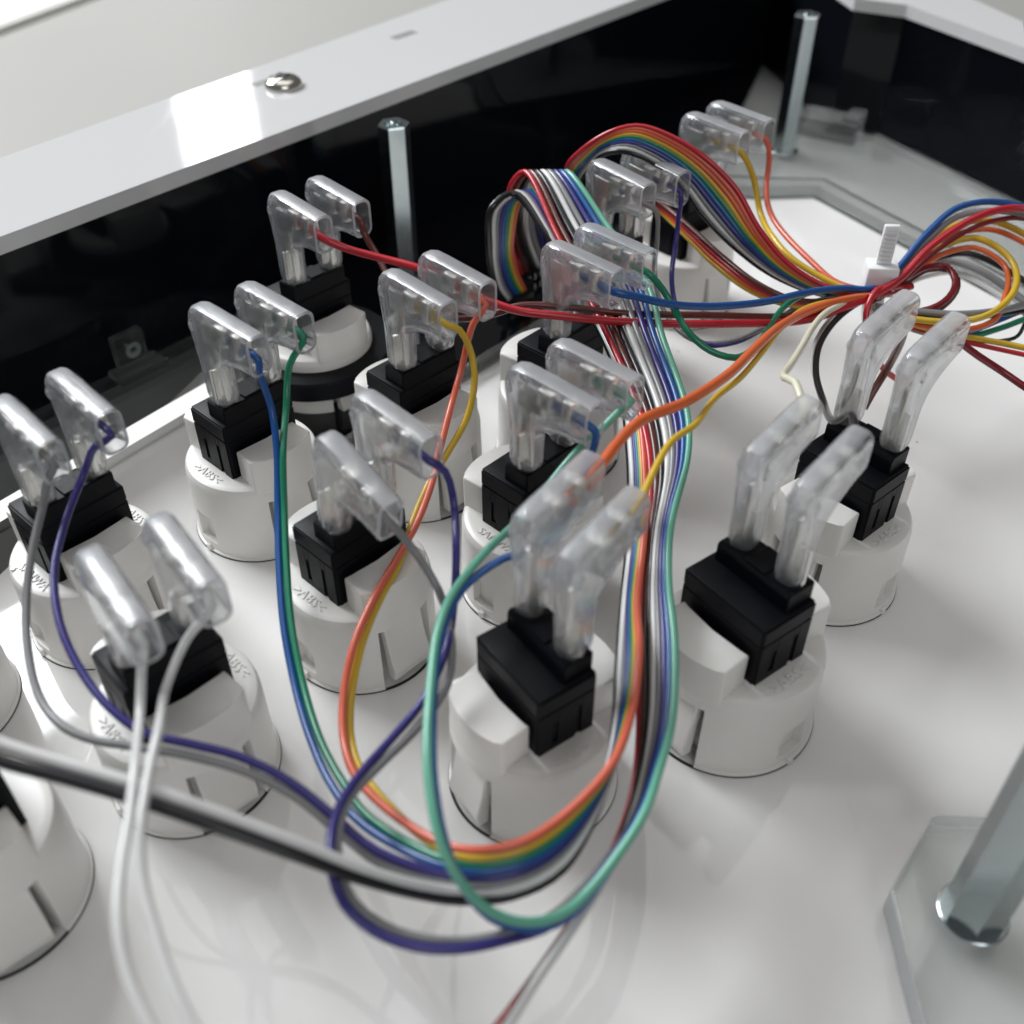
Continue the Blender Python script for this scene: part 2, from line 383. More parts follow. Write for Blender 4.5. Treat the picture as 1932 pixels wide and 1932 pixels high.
BTN = {  # x, y, heading of the switch in degrees
    'L': (-4.12, 18.95, -44.0), 'J': (-1.78, 16.01, -44.4), 'D': (-4.68, 14.96, -42.9), 'K': (0.92, 17.0, -43.0),
    'I': (0.34, 13.26, -44.1), 'M': (1.97, 20.34, -54.4), 'N': (4.02, 22.75, -45.0), 'E': (-2.47, 11.94, -43.9),
    'F': (-6.92, 12.45, -42.0), 'G': (-4.73, 9.37, -47.9), 'A': (3.36, 10.50, 36.4), 'B': (0.31, 9.22, 35.4), 'C': (5.55, 13.40, 40.8)}
YAW = {'L': -4, 'J': -2.7, 'K': -2.3, 'I': -0.6, 'M': 1.8, 'N': -4, 'E': -3.3, 'F': -4, 'G': -5, 'A': 13.9, 'B': 18.0, 'C': 8.1}
_h = P(-4, 1688, 0.0); BTN['H'] = (_h.x, _h.y, -50.0)
_o = P(-118, 1335, 0.0); BTN['O'] = (_o.x, _o.y, -48.0)
BLAB = {
    'L': 'arcade button with black ring nut by the black wall, red wire on top',
    'J': 'white arcade button behind the centre with yellow and rust wires on its switch',
    'D': 'white arcade button nearest the acrylic ledge with blue and green wires on its switch',
    'K': 'white arcade button at the back, thick blue and green wires leaving its switch',
    'I': 'white arcade button in the middle of the panel, just behind the front centre button',
    'M': 'white arcade button far back under the rainbow ribbon, grey and purple wires on top',
    'N': 'farthest white arcade button near the back corner post, yellow and orange wires on top',
    'E': 'white arcade button left of centre with grey and purple wires on its switch',
    'F': 'white arcade button at the left edge by the acrylic ledge with grey and purple wires',
    'G': 'white arcade button at lower left with two white wires hanging over it',
    'A': 'white arcade button front right standing alone right of the ribbon cable',
    'B': 'white arcade button front centre framed by the green wire loop',
    'C': 'rightmost white arcade button below the white cable tie',
    'H': 'white arcade button cut off by the bottom left corner',
    'O': 'sliver of a white arcade button at the left edge above the bottom left one'}
hb = finish(housing_bm(), 'housing', M['housing'], smooth=32); h_me = hb.data; bpy.data.objects.remove(hb)
sb = finish(switch_bm(), 'switch', M['black'], smooth=30); s_me = sb.data; bpy.data.objects.remove(sb)
bm = bmesh.new(); add_box(bm, 0.23, 0.29, -0.16, 0.16, 2.95, 3.7, 0.01, 1)
tb = finish(bm, 'terminal', M['tin'], smooth=30); t_me = tb.data; bpy.data.objects.remove(tb)
bm = bmesh.new(); add_lathe(bm, [(1.22, 0.0), (1.259, 0.0), (1.259, 0.018), (1.22, 0.018)], 64)  # dark ring standing in for contact shade in the gap at each base
gb = finish(bm, 'base_shade_ring', M['slot'], smooth=30); g_me = gb.data; bpy.data.objects.remove(gb)
ROOT = {}
for k, (x, y, a) in BTN.items():
    r = empty('arcade_button', (x, y, 0.003), D2R(a)); ROOT[k] = r
    tag(r, BLAB[k], 'button', 'arcade buttons standing on the panel')
    if k == 'A': r.scale = (1.09, 1.09, 1.0)
    link_mesh('base_shade_ring', g_me, r); ho = link_mesh('housing', h_me, r); sw = link_mesh('switch', s_me, r)
    for sy in (-1, 1):
        t = link_mesh('terminal', t_me, sw); t.location = (0, sy*0.44, 0)
    def put(me, y, x=0.0, rz=0.0):
        t = link_mesh('lettering', me, ho); t.location = (x, y, Z_R+0.004); t.rotation_euler.z = rz
    if k in 'DEGCAB': put(txt_abs, -0.93)
    if k in 'FG': put(txt_abs, 0.95)
    if k == 'F': put(txt_maker, -0.92, 0.05); put(txt_num[0], -1.02, -0.35)
    if k == 'I': put(txt_maker, -0.92, 0.05); put(txt_num[1], -1.06, 0.10)
    if k == 'L':
        bm = bmesh.new(); add_lathe(bm, [(1.16, 0.92), (1.60, 0.92), (1.64, 0.96), (1.64, 1.30), (1.60, 1.34), (1.16, 1.34)], 64)
        bm2 = finish(bm, 'ring_nut', M['black'], r, 30)

# ------------------------------------------------------------------ clear connector sleeve prototype
SL, SH, SW = 1.66, 1.87, 0.205
prof0 = [(SL, SH), (1.3, SH), (0.9, SH), (0.5, SH), (0.27, SH-0.01), (0.13, SH-0.06), (0.04, SH-0.17), (0.0, SH-0.34), (0.0, 1.42), (0.035, 1.15),
         (0.075, 0.85), (0.085, 0.5), (0.095, 0.22), (0.13, 0.09), (0.22, 0.02), (0.36, 0.0), (0.50, 0.02), (0.59, 0.09), (0.62, 0.22),
         (0.625, 0.5), (0.635, 0.74), (0.69, 0.88), (0.82, 0.98), (1.02, 1.06), (1.3, 1.12), (SL, 1.15)]
def offset_profile(pr, d):
    out = []; n = len(pr)
    for i, (x, z) in enumerate(pr):
        if i == 0: out.append((x, z-d)); continue
        if i == n-1: out.append((x, z+d)); continue
        ax, az = pr[i-1]; bx, bz = pr[i+1]
        tx, tz = bx-ax, bz-az; l = math.hypot(tx, tz)
        out.append((x - tz/l*d, z + tx/l*d))       # profile runs counter-clockwise seen from -y: inward is (-tz, tx)
    return out
def sleeve_bm(seed):
    rnd = random.Random(seed); bm = bmesh.new()
    def shell(w, d0, rb, wob):
        layers = []
        ph = [90, 62, 34, 12]; seq = [(-1, p) for p in ph]+[(1, p) for p in ph[::-1]]
        seq = [(-1, 91)]+seq+[(1, 91)]             # 91: a second ring that holds the flat side flat
        for sgn, p in seq:
            y = sgn*(w-rb+rb*math.sin(D2R(min(p, 90)))); d = d0+rb*(1-math.cos(D2R(min(p, 90))))+(0.025 if p == 91 else 0)
            layers.append([bm.verts.new((x, y+wob*rnd.uniform(-1, 1), z+(wob*rnd.uniform(-1, 1)))) for x, z in offset_profile(prof0, d)])
        return layers
    o = shell(SW, 0.0, 0.155, 0.0); i = shell(SW-0.05, 0.05, 0.105, 0.0)
    n = len(prof0)
    for L in (o, i):
        for a, b in zip(L, L[1:]):
            for k in range(n-1): bm.faces.new((a[k], a[k+1], b[k+1], b[k]))
        bm.faces.new(L[0]); bm.faces.new(L[-1][::-1])
    lo = [L[0] for L in o]+[L[-1] for L in o[::-1]]; lin = [L[0] for L in i]+[L[-1] for L in i[::-1]]
    for k in range(len(lo)):
        j = (k+1) % len(lo); bm.faces.new((lo[k], lo[j], lin[j], lin[k]))
    for sy in (-1, 1):                         # small moulded boss near the closed end
        g = bmesh.ops.create_icosphere(bm, subdivisions=2, radius=1.0)['verts']
        for v in g: v.co = Vector((0.17+v.co.x*0.07, sy*(SW-0.012)+v.co.y*0.045, SH-0.36+v.co.z*0.10))
    return bm
def solid_normals(bm):
    bmesh.ops.triangulate(bm, faces=[f for f in bm.faces if len(f.verts) > 4])
sleeve_me = []
for sd in (1, 2, 3):
    b_ = sleeve_bm(sd); solid_normals(b_)
    o_ = finish(b_, 'sleeve', M['sleeve'], smooth=55); o_.data.materials.append(M['frost'])
    for p_ in o_.data.polygons:               # moulded grain on the flat back of the barrel, cut lip at its mouth
        if (p_.normal.z > 0.72 and p_.center.z > SH-0.12 and p_.center.x > 0.2) or (p_.normal.x > 0.9 and p_.center.x > SL-0.05): p_.material_index = 1
    sleeve_me.append(o_.data); bpy.data.objects.remove(o_)
bm = bmesh.new()
add_box(bm, 0.22, 0.50, -0.05, 0.05, 0.10, 1.22, 0.025, 2)
add_box(bm, 0.22, 0.70, -0.06, -0.03, 1.18, 1.55, 0.01, 1)
add_box(bm, 0.66, 0.95, -0.115, 0.115, 1.36, 1.68, 0.045, 2)
add_box(bm, 1.14, 1.34, -0.12, 0.12, 1.34, 1.72, 0.045, 2)
add_box(bm, 0.6, 1.3, -0.05, 0.05, 1.36, 1.42, 0.01, 1)
o_ = finish(bm, 'terminal_blade', M['tin'], smooth=30); blade_me = o_.data; bpy.data.objects.remove(o_)

CAPS = {}
def sleeve(k, side, label, dx=0.0, dy=0.0, dz=0.0, yaw=0.0, tilt=0.0, roll=0.0):
    x, y, a = BTN[k]; hd = D2R(a)
    yw = D2R(yaw+YAW.get(k, 0)); st = Vector((0.265+dx, side*0.44+dy, 2.99+dz)); st.rotate(Matrix.Rotation(hd, 3, 'Z'))
    bk = Vector((-0.355, 0, 0)); bk.rotate(Matrix.Rotation(hd+yw, 3, 'Z')); off = st+bk     # the stem sits on its blade whatever the sleeve's own turn
    r = empty('connector_sleeve', Vector((x, y, 0))+off); r.rotation_euler = (D2R(roll), D2R(tilt), hd+yw)
    tag(r, label, 'connector', 'clear connector sleeves on the switches')
    link_mesh('sleeve', sleeve_me[len(CAPS) % 3], r); link_mesh('terminal_blade', blade_me, r)
    mw = Matrix.Translation(r.location) @ r.rotation_euler.to_matrix().to_4x4()
    CAPS[(k, side)] = mw
def SLV(k, near, far, **kw):
    """near: the sleeve on the connectors' -y side, far: on +y"""
    sleeve(k, -1, near, **kw.get('n', {})); sleeve(k, 1, far, **kw.get('f', {}))
SLV('L', 'clear sleeve at the black wall with bright red wire', 'rearmost left clear sleeve with dark brown wire')
SLV('J', 'clear sleeve with pale yellow wire in the middle back', 'clear sleeve with rust wire in the middle back')
SLV('D', 'clear sleeve with blue wire left of centre', 'clear sleeve with green wire hanging straight down left of centre')
SLV('K', 'clear sleeve with thick blue wire running right to the cable tie', 'clear sleeve with green wire sagging towards the cable tie')
SLV('I', 'clear sleeve right behind the front centre sleeves, no wire seen', 'clear sleeve with short mint green wire beside the ribbon')
SLV('M', 'clear sleeve with thin grey wire in front of the rainbow ribbon', 'clear sleeve with purple wire in front of the rainbow ribbon')
SLV('N', 'farthest clear sleeve with yellow wire', 'farthest clear sleeve with orange wire beside the back post')
SLV('E', 'clear sleeve with thick grey wire left of centre', 'clear sleeve with purple wire curving down at the centre', n=dict(tilt=11, yaw=-3))
SLV('F', 'leftmost clear sleeve with grey wire', 'clear sleeve with purple wire at the left edge')
SLV('G', 'blurred clear sleeve at lower left, the left of two with white wires', 'blurred clear sleeve at lower left, the right of two with white wires')
SLV('A', 'right one of two clear sleeves on the front right button', 'left one of two clear sleeves on the front right button')
SLV('B', 'clear sleeve with thin yellow wire on the front centre button', 'clear sleeve with thick orange wire on the front centre button')
SLV('C', 'rightmost clear sleeve with dark red wire', 'tall clear sleeve just below the cable tie')

# ------------------------------------------------------------------ wires
WR = 0.068
def cap_pts(k, side):
    mw = CAPS[(k, side)]
    return [mw @ Vector(p) for p in ((0.95, 0, 1.46), (1.30, 0, 1.46), (1.62, 0, 1.43))]
def wavy(path, seed, amp=0.022):
    rnd = random.Random(str(seed)); ph = [rnd.uniform(0, 6.28) for _ in range(6)]; fr = [rnd.uniform(0.5, 1.1) for _ in range(3)]+[rnd.uniform(1.6, 2.6) for _ in range(3)]
    out = []; L = 0.0; n = len(path)
    for i, p in enumerate(path):
        if i: L += (p-path[i-1]).length
        k = min(1.0, i/10, (n-1-i)/10)*amp
        out.append(p+Vector([k*(math.sin(fr[j]*L+ph[j])+0.4*math.sin(fr[j+3]*L+ph[j+3])) for j in range(3)]))
    return out
def hang(start, pts):
    """3-D points of a lead from the mouth of its sleeve outwards"""
    pts = [list(p) for p in pts]; ex = cap_pts(*start)[-1]
    for i, wt_ in ((0, 0.85), (1, 0.45)):
        d = P(pts[i][0], pts[i][1], 0)-Vector((0, 0, CAM_H)); zh = CAM_H+d.z*ex.y/d.y
        pts[i][2] += (min(4.5, max(2.4, zh))-pts[i][2])*wt_
    return cap_pts(*start)+[P(*p) for p in pts]
def wire(label, color, pts, start=None, end=None, r=WR, group='single wires'):
    q = hang(start, pts) if start else [P(*p) for p in pts]
    if end: q = q+cap_pts(*end)[::-1]
    path = wavy(spline(q), label)
    # settle the wire on its own middle so that the object origin lies on it
    c = path[len(path)//2].copy()
    me = tube_mesh('wire', [p-c for p in path], r*0.86, M['w_'+color])
    o = link_mesh('wire', me); o.location = c
    return tag(o, label, 'wire', group)
def ribbon(label, colors, ea, eb, r=0.057, tails={}, rmap={}):
    """edge a and edge b: paths of the two outer conductors; the rest lie evenly between them"""
    A_, B_ = [P(*p) for p in ea], [P(*p) for p in eb]
    root = empty('ribbon_cable', A_[len(A_)//2]); tag(root, label, 'ribbon cable')
    n = len(colors)
    for i, c in enumerate(colors):
        t = i/(n-1); path = spline([a.lerp(b, t) for a, b in zip(A_, B_)]+tails.get(i, []))
        o = link_mesh('conductor', tube_mesh('conductor', [p-root.location for p in path], rmap.get(i, r), M['w_'+c]), root)
    return root
TIE = (1656, 556, 3.0)

wire('bright red wire from the sleeve at the black wall to the cable tie', 'red', [(655, 470, 4.3), (720, 490, 4.2), (800, 512, 4.1), (918, 567, 3.9), (975, 588, 3.8),
     (1060, 598, 3.7), (1200, 606, 3.5), (1380, 608, 3.3), (1520, 603, 3.1), (1600, 580, 3.0), (1652, 560, 3.0), (1720, 540, 3.0)], ('L', -1), r=0.085)
wire('dark brown wire beside the bright red one, from the rearmost left sleeve', 'brown', [(685, 440, 4.3), (705, 475, 4.1), (760, 560, 3.6), (850, 598, 3.5), (925, 592, 3.6), (985, 575, 3.75),
     (1060, 578, 3.7), (1200, 592, 3.5), (1380, 598, 3.3), (1520, 592, 3.1), (1610, 572, 2.95), (1660, 562, 2.9)], ('L', 1), r=0.075)
wire('thick blue wire from the back sleeve to the cable tie', 'blue', [(1205, 562, 4.2), (1262, 575, 4.0), (1350, 580, 3.7), (1440, 570, 3.5), (1520, 552, 3.3), (1590, 543, 3.2), (1652, 545, 3.1), (1700, 530, 3.1)], ('K', -1), r=0.08)
wire('green wire sagging below the thick blue one to the cable tie', 'green', [(1248, 548, 4.2), (1272, 590, 3.9), (1302, 632, 3.6), (1340, 661, 3.4), (1385, 673, 3.3), (1422, 655, 3.2), (1452, 620, 3.2), (1482, 580, 3.2), (1525, 555, 3.15), (1600, 545, 3.1), (1654, 548, 3.05)], ('K', 1), r=0.07)
wire('thin grey wire dropping from the sleeve in front of the rainbow ribbon', 'grey', [(1236, 395, 4.2), (1241, 450, 3.6), (1238, 510, 3.0), (1248, 570, 2.6), (1285, 625, 2.5), (1330, 646, 2.5), (1385, 640, 2.6), (1440, 615, 2.7), (1500, 580, 2.8), (1580, 560, 2.9), (1654, 556, 2.95)], ('M', -1), r=0.055)
wire('purple wire dropping straight down in front of the rainbow ribbon', 'purple', [(1281, 400, 4.2), (1276, 460, 3.6), (1269, 520, 3.1), (1273, 565, 2.8), (1290, 612, 2.6), (1332, 650, 2.5), (1388, 645, 2.55), (1442, 618, 2.65), (1502, 586, 2.75), (1580, 564, 2.85), (1654, 560, 2.9)], ('M', 1), r=0.06)
wire('yellow wire from the farthest button down to the cable tie', 'yellow', [(1420, 330, 4.0), (1432, 400, 3.5), (1456, 450, 3.3), (1492, 490, 3.2), (1540, 520, 3.1), (1600, 545, 3.05), (1656, 555, 3.0)], ('N', -1), r=0.075)
wire('orange wire from the farthest button, beside the back post', 'coral', [(1452, 295, 4.0), (1448, 345, 3.6), (1456, 400, 3.4), (1482, 442, 3.3), (1530, 490, 3.2), (1582, 533, 3.1), (1656, 552, 3.0)], ('N', 1), r=0.07)
wire('thick orange wire from the front centre button to the cable tie', 'orange', [(1200, 800, 4.4), (1290, 762, 4.3), (1368, 712, 4.1), (1420, 662, 3.9), (1470, 615, 3.6), (1525, 585, 3.3), (1600, 565, 3.1), (1656, 558, 3.0)], ('B', 1), r=0.095)
wire('yellow wire below the thick orange one, from the front centre button', 'yellow', [(1262, 840, 4.2), (1312, 800, 4.1), (1350, 748, 4.0), (1392, 715, 3.9), (1435, 668, 3.7), (1482, 612, 3.5), (1535, 577, 3.2), (1620, 560, 3.05), (1660, 555, 3.0)], ('B', -1), r=0.06)
wire('short cream white wire bent behind the front right sleeves', 'cream', [(1500, 722, 4.4), (1479, 712, 4.2), (1492, 688, 3.9), (1532, 622, 3.4), (1572, 582, 3.15), (1622, 562, 3.0), (1660, 556, 2.95)], ('A', 1), r=0.07)
wire('black wire curving down from the cable tie behind the switch at right', 'black', [(1605, 785, 3.4), (1575, 795, 3.2), (1556, 762, 3.0), (1540, 705, 2.9), (1548, 650, 2.9), (1585, 595, 2.95), (1630, 565, 3.0), (1660, 558, 2.95)], ('A', -1), r=0.07)
wire('white wire paired with the black one behind the switch at right', 'white', [(1590, 812, 2.9), (1562, 785, 2.85), (1544, 740, 2.8), (1532, 690, 2.8), (1542, 640, 2.8), (1576, 590, 2.85), (1625, 565, 2.9), (1660, 560, 2.9)], r=0.05)
wire('brown wire arching down behind the tall sleeve at right', 'brown', [(1704, 618, 3.4), (1694, 655, 3.0), (1674, 697, 2.6), (1646, 742, 2.2), (1630, 770, 2.0)], ('C', 1), r=0.085)
wire('short red wire bending down at the cable tie', 'red', [(1700, 540, 3.1), (1655, 548, 3.2), (1643, 566, 3.1), (1634, 592, 2.9), (1636, 640, 2.5), (1660, 690, 2.0), (1690, 714, 1.6), (1730, 740, 1.2)], r=0.07)
wire('dark red wire running out at the right edge below the loops', 'darkred', [(1846, 671, 4.0), (1890, 700, 3.8), (1945, 738, 3.6), (2010, 775, 3.4)], ('C', -1), r=0.07)
# loops right of the tie
LP = 'wires looping right of the cable tie'
wire('blue wire arching highest right of the cable tie', 'blue', [(1640, 556, 3.0), (1694, 506, 3.3), (1746, 444, 3.7), (1806, 394, 4.0), (1856, 381, 4.1), (1932, 391, 4.0), (2010, 430, 3.8)], r=0.075, group=LP)
wire('grey wire just under the highest blue arch', 'grey', [(1640, 560, 3.0), (1696, 517, 3.2), (1750, 458, 3.6), (1810, 408, 3.9), (1860, 396, 4.0), (1932, 404, 3.9), (2010, 440, 3.7)], r=0.07, group=LP)
wire('red wire arching to the right edge under the highest blue one', 'red', [(1640, 562, 3.1), (1696, 527, 3.3), (1756, 466, 3.7), (1826, 416, 4.0), (1880, 395, 4.1), (1932, 393, 4.1), (2010, 425, 3.9)], r=0.085, group=LP)
wire('dark red wire under the bright red arch', 'darkred', [(1640, 564, 2.9), (1700, 532, 3.1), (1770, 470, 3.5), (1830, 432, 3.7), (1880, 415, 3.8), (1932, 412, 3.8), (2010, 440, 3.7)], r=0.06, group=LP)
wire('yellow wire of the wide closed loop right of the tie', 'yellow', [(1640, 562, 2.9), (1716, 511, 3.1), (1776, 467, 3.3), (1836, 452, 3.4), (1876, 467, 3.4), (1906, 493, 3.3), (1917, 525, 3.2), (1906, 562, 3.1), (1866, 594, 3.0), (1816, 605, 2.9), (1718, 600, 2.8), (1650, 578, 2.8)], r=0.075, group=LP)
wire('orange wire inside the wide yellow loop', 'orange', [(1640, 564, 2.85), (1720, 516, 3.0), (1780, 478, 3.2), (1836, 466, 3.3), (1870, 479, 3.3), (1896, 500, 3.2), (1904, 530, 3.1), (1896, 562, 3.0), (1880, 600, 2.8), (1816, 622, 2.7), (1718, 610, 2.65), (1650, 584, 2.7)], r=0.065, group=LP)
wire('yellow wire arching to the right edge above the wide loop', 'yellow', [(1700, 522, 3.0), (1750, 462, 3.3), (1802, 428, 3.6), (1866, 417, 3.7), (1932, 440, 3.6), (2000, 490, 3.4)], r=0.075, group=LP)
wire('orange wire below the upper yellow arch', 'orange', [(1700, 526, 2.95), (1755, 472, 3.2), (1806, 440, 3.5), (1866, 432, 3.6), (1932, 458, 3.5), (2000, 508, 3.3)], r=0.065, group=LP)
wire('dark red wire of the small inner loop beside the tie', 'darkred', [(1640, 566, 3.0), (1694, 533, 3.1), (1746, 502, 3.2), (1784, 501, 3.2), (1801, 527, 3.1), (1790, 560, 3.0), (1756, 582, 2.9), (1690, 592, 2.8), (1650, 580, 2.8)], r=0.075, group=LP)
wire('brown wire on the outside of the small inner loop', 'brown', [(1640, 570, 2.9), (1700, 540, 3.0), (1750, 510, 3.1), (1790, 512, 3.1), (1806, 532, 3.0), (1798, 562, 2.9), (1766, 588, 2.8), (1690, 604, 2.7), (1650, 590, 2.7)], r=0.07, group=LP)
wire('grey wire sweeping across inside the wide loop', 'grey', [(1690, 536, 2.7), (1740, 510, 2.7), (1786, 494, 2.7), (1846, 510, 2.7), (1906, 547, 2.6), (1970, 600, 2.5)], r=0.09, group=LP)
wire('white wire beside the grey one inside the wide loop', 'white', [(1690, 545, 2.5), (1745, 520, 2.5), (1800, 512, 2.5), (1850, 532, 2.5), (1900, 566, 2.45), (1970, 620, 2.4)], r=0.07, group=LP)
wire('black wire behind the wide yellow loop', 'black', [(1740, 505, 2.7), (1790, 482, 2.8), (1830, 481, 2.8), (1886, 503, 2.7), (1932, 530, 2.6), (2000, 580, 2.5)], r=0.08, group=LP)
wire('dark grey wire running level to the right edge below the loops', 'grey', [(1650, 578, 2.9), (1724, 586, 2.9), (1806, 592, 2.9), (1876, 588, 2.9), (1932, 577, 2.9), (2000, 560, 2.9)], r=0.08, group=LP)
wire('black wire under the level dark grey one', 'black', [(1650, 584, 2.8), (1724, 596, 2.75), (1806, 602, 2.75), (1876, 596, 2.75), (1932, 588, 2.75), (2000, 572, 2.75)], r=0.06, group=LP)
wire('blue wire crossing under the wide loop to the right edge', 'blue', [(1660, 590, 2.6), (1740, 618, 2.5), (1816, 625, 2.5), (1886, 604, 2.5), (1932, 587, 2.5), (2000, 566, 2.5)], r=0.07, group=LP)
wire('green wire lowest under the wide loop', 'green', [(1660, 594, 2.5), (1740, 626, 2.4), (1816, 634, 2.4), (1886, 618, 2.4), (1932, 602, 2.4), (2000, 580, 2.4)], r=0.07, group=LP)
wire('yellow wire leaving level at the right edge between the right sleeves', 'yellow', [(1660, 592, 2.7), (1740, 616, 2.6), (1822, 634, 2.6), (1880, 645, 2.6), (1932, 656, 2.6), (2000, 672, 2.6)], r=0.07, group=LP)
wire('red wire below the level yellow one at the right edge', 'red', [(1660, 598, 2.6), (1740, 624, 2.5), (1822, 643, 2.5), (1880, 656, 2.5), (1932, 668, 2.5), (2000, 684, 2.5)], r=0.055, group=LP)
wire('thin black wire curling at the right edge', 'black', [(1990, 560, 2.3), (1940, 600, 2.3), (1918, 634, 2.3), (1902, 641, 2.3), (1850, 645, 2.2), (1790, 634, 2.2), (1700, 600, 2.3)], r=0.045, group=LP)
# lower left
wire('white wire falling from the left one of the lower left sleeves', 'white', [(266, 1262, 4.2), (262, 1340, 4.2), (250, 1440, 4.2), (238, 1540, 4.2), (226, 1640, 4.2), (226, 1740, 4.2), (246, 1840, 4.1), (288, 1940, 4.0), (340, 2020, 3.9)], ('G', -1), r=0.066)
wire('white wire falling from the right one of the lower left sleeves', 'white', [(358, 1205, 4.3), (320, 1290, 4.3), (294, 1380, 4.3), (275, 1470, 4.3), (262, 1560, 4.3), (264, 1650, 4.2), (288, 1750, 4.1), (328, 1860, 4.0), (375, 1950, 3.9), (420, 2020, 3.8)], ('G', 1), r=0.062)

# ------------------------------------------------------------------ ribbon cables
# leads: from the mouth of a sleeve to the place where they join their ribbon
LEAD = {
    ('J', -1): [(866, 622, 4.2), (890, 670, 3.8), (895, 720, 3.5), (882, 785, 3.1), (850, 845, 2.8), (808, 915, 2.6), (778, 985, 2.4), (752, 1065, 2.3), (717, 1130, 2.2), (683, 1215, 2.0), (662, 1320, 1.7), (663, 1400, 1.6), (695, 1475, 1.8)],
    ('J', 1): [(893, 610, 4.2), (872, 690, 3.6), (850, 770, 3.2), (832, 840, 2.9), (812, 920, 2.7), (785, 990, 2.5), (745, 1060, 2.4), (705, 1130, 2.3), (668, 1215, 2.1), (647, 1320, 1.8), (650, 1405, 1.7), (684, 1482, 1.9)],
    ('D', -1): [(490, 705, 4.1), (512, 770, 3.6), (522, 850, 3.1), (524, 950, 2.6), (526, 1060, 2.2), (535, 1180, 1.9), (558, 1300, 1.7), (588, 1400, 1.7), (628, 1485, 1.8), (690, 1560, 2.0)],
    ('D', 1): [(546, 690, 4.0), (540, 765, 3.6), (534, 850, 3.1), (536, 950, 2.6), (540, 1060, 2.2), (550, 1180, 1.9), (574, 1300, 1.7), (606, 1400, 1.7), (648, 1478, 1.8), (700, 1545, 2.0)],
    ('E', -1): [(738, 988, 4.0), (782, 1040, 3.7), (816, 1092, 3.4), (838, 1140, 3.1), (852, 1210, 2.8), (845, 1290, 2.5), (790, 1370, 2.5), (715, 1445, 2.6), (660, 1505, 2.7), (638, 1570, 2.8), (640, 1640, 2.8), (665, 1700, 2.7), (720, 1745, 2.5), (800, 1772, 2.4), (880, 1775, 2.3), (960, 1760, 2.3), (1050, 1722, 2.2)],
    ('E', 1): [(840, 890, 4.1), (857, 955, 3.8), (861, 1030, 3.5), (858, 1120, 3.1), (843, 1220, 2.8), (800, 1318, 2.6), (735, 1398, 2.6), (680, 1460, 2.7), (640, 1522, 2.8), (624, 1585, 2.9), (626, 1645, 2.9), (648, 1705, 2.8), (705, 1757, 2.6), (785, 1787, 2.5), (865, 1791, 2.4), (950, 1775, 2.3), (1050, 1738, 2.2)],
    ('I', 1): [(1172, 772, 4.5), (1140, 805, 4.3), (1090, 850, 4.0), (1035, 915, 3.7), (975, 985, 3.6), (925, 1032, 3.6), (880, 1083, 3.6), (848, 1130, 3.6), (824, 1200, 3.6), (812, 1300, 3.6), (806, 1400, 3.6), (811, 1490, 3.5), (832, 1590, 3.3), (872, 1668, 3.0), (930, 1722, 2.7), (1000, 1740, 2.5), (1075, 1715, 2.3)],
    ('I', -1): [(1125, 820, 4.3), (1100, 900, 4.0), (1060, 985, 3.7), (1000, 1035, 3.6), (950, 1054, 3.55), (905, 1082, 3.5), (866, 1120, 3.5), (838, 1180, 3.45), (822, 1260, 3.4), (815, 1400, 3.4), (820, 1490, 3.3), (838, 1585, 3.1), (872, 1668, 2.8), (925, 1730, 2.5), (1000, 1752, 2.3), (1075, 1727, 2.15)],
    ('F', -1): [(90, 905, 4.0), (82, 950, 3.7), (63, 1030, 3.4), (50, 1125, 3.1), (53, 1230, 2.9), (76, 1318, 2.8), (122, 1373, 2.8), (182, 1398, 2.8), (250, 1408, 2.8), (350, 1425, 2.8), (460, 1455, 2.7), (560, 1505, 2.6), (640, 1570, 2.5), (720, 1630, 2.4)],
    ('F', 1): [(178, 845, 4.0), (160, 890, 3.8), (128, 970, 3.5), (104, 1060, 3.3), (103, 1120, 3.2), (118, 1192, 3.1), (156, 1270, 3.0), (210, 1338, 2.95), (272, 1382, 2.9), (350, 1402, 2.9), (450, 1427, 2.8), (550, 1477, 2.7), (632, 1542, 2.6), (710, 1605, 2.5)],
}
def tail(k, side): return hang((k, side), LEAD[(k, side)])[::-1]
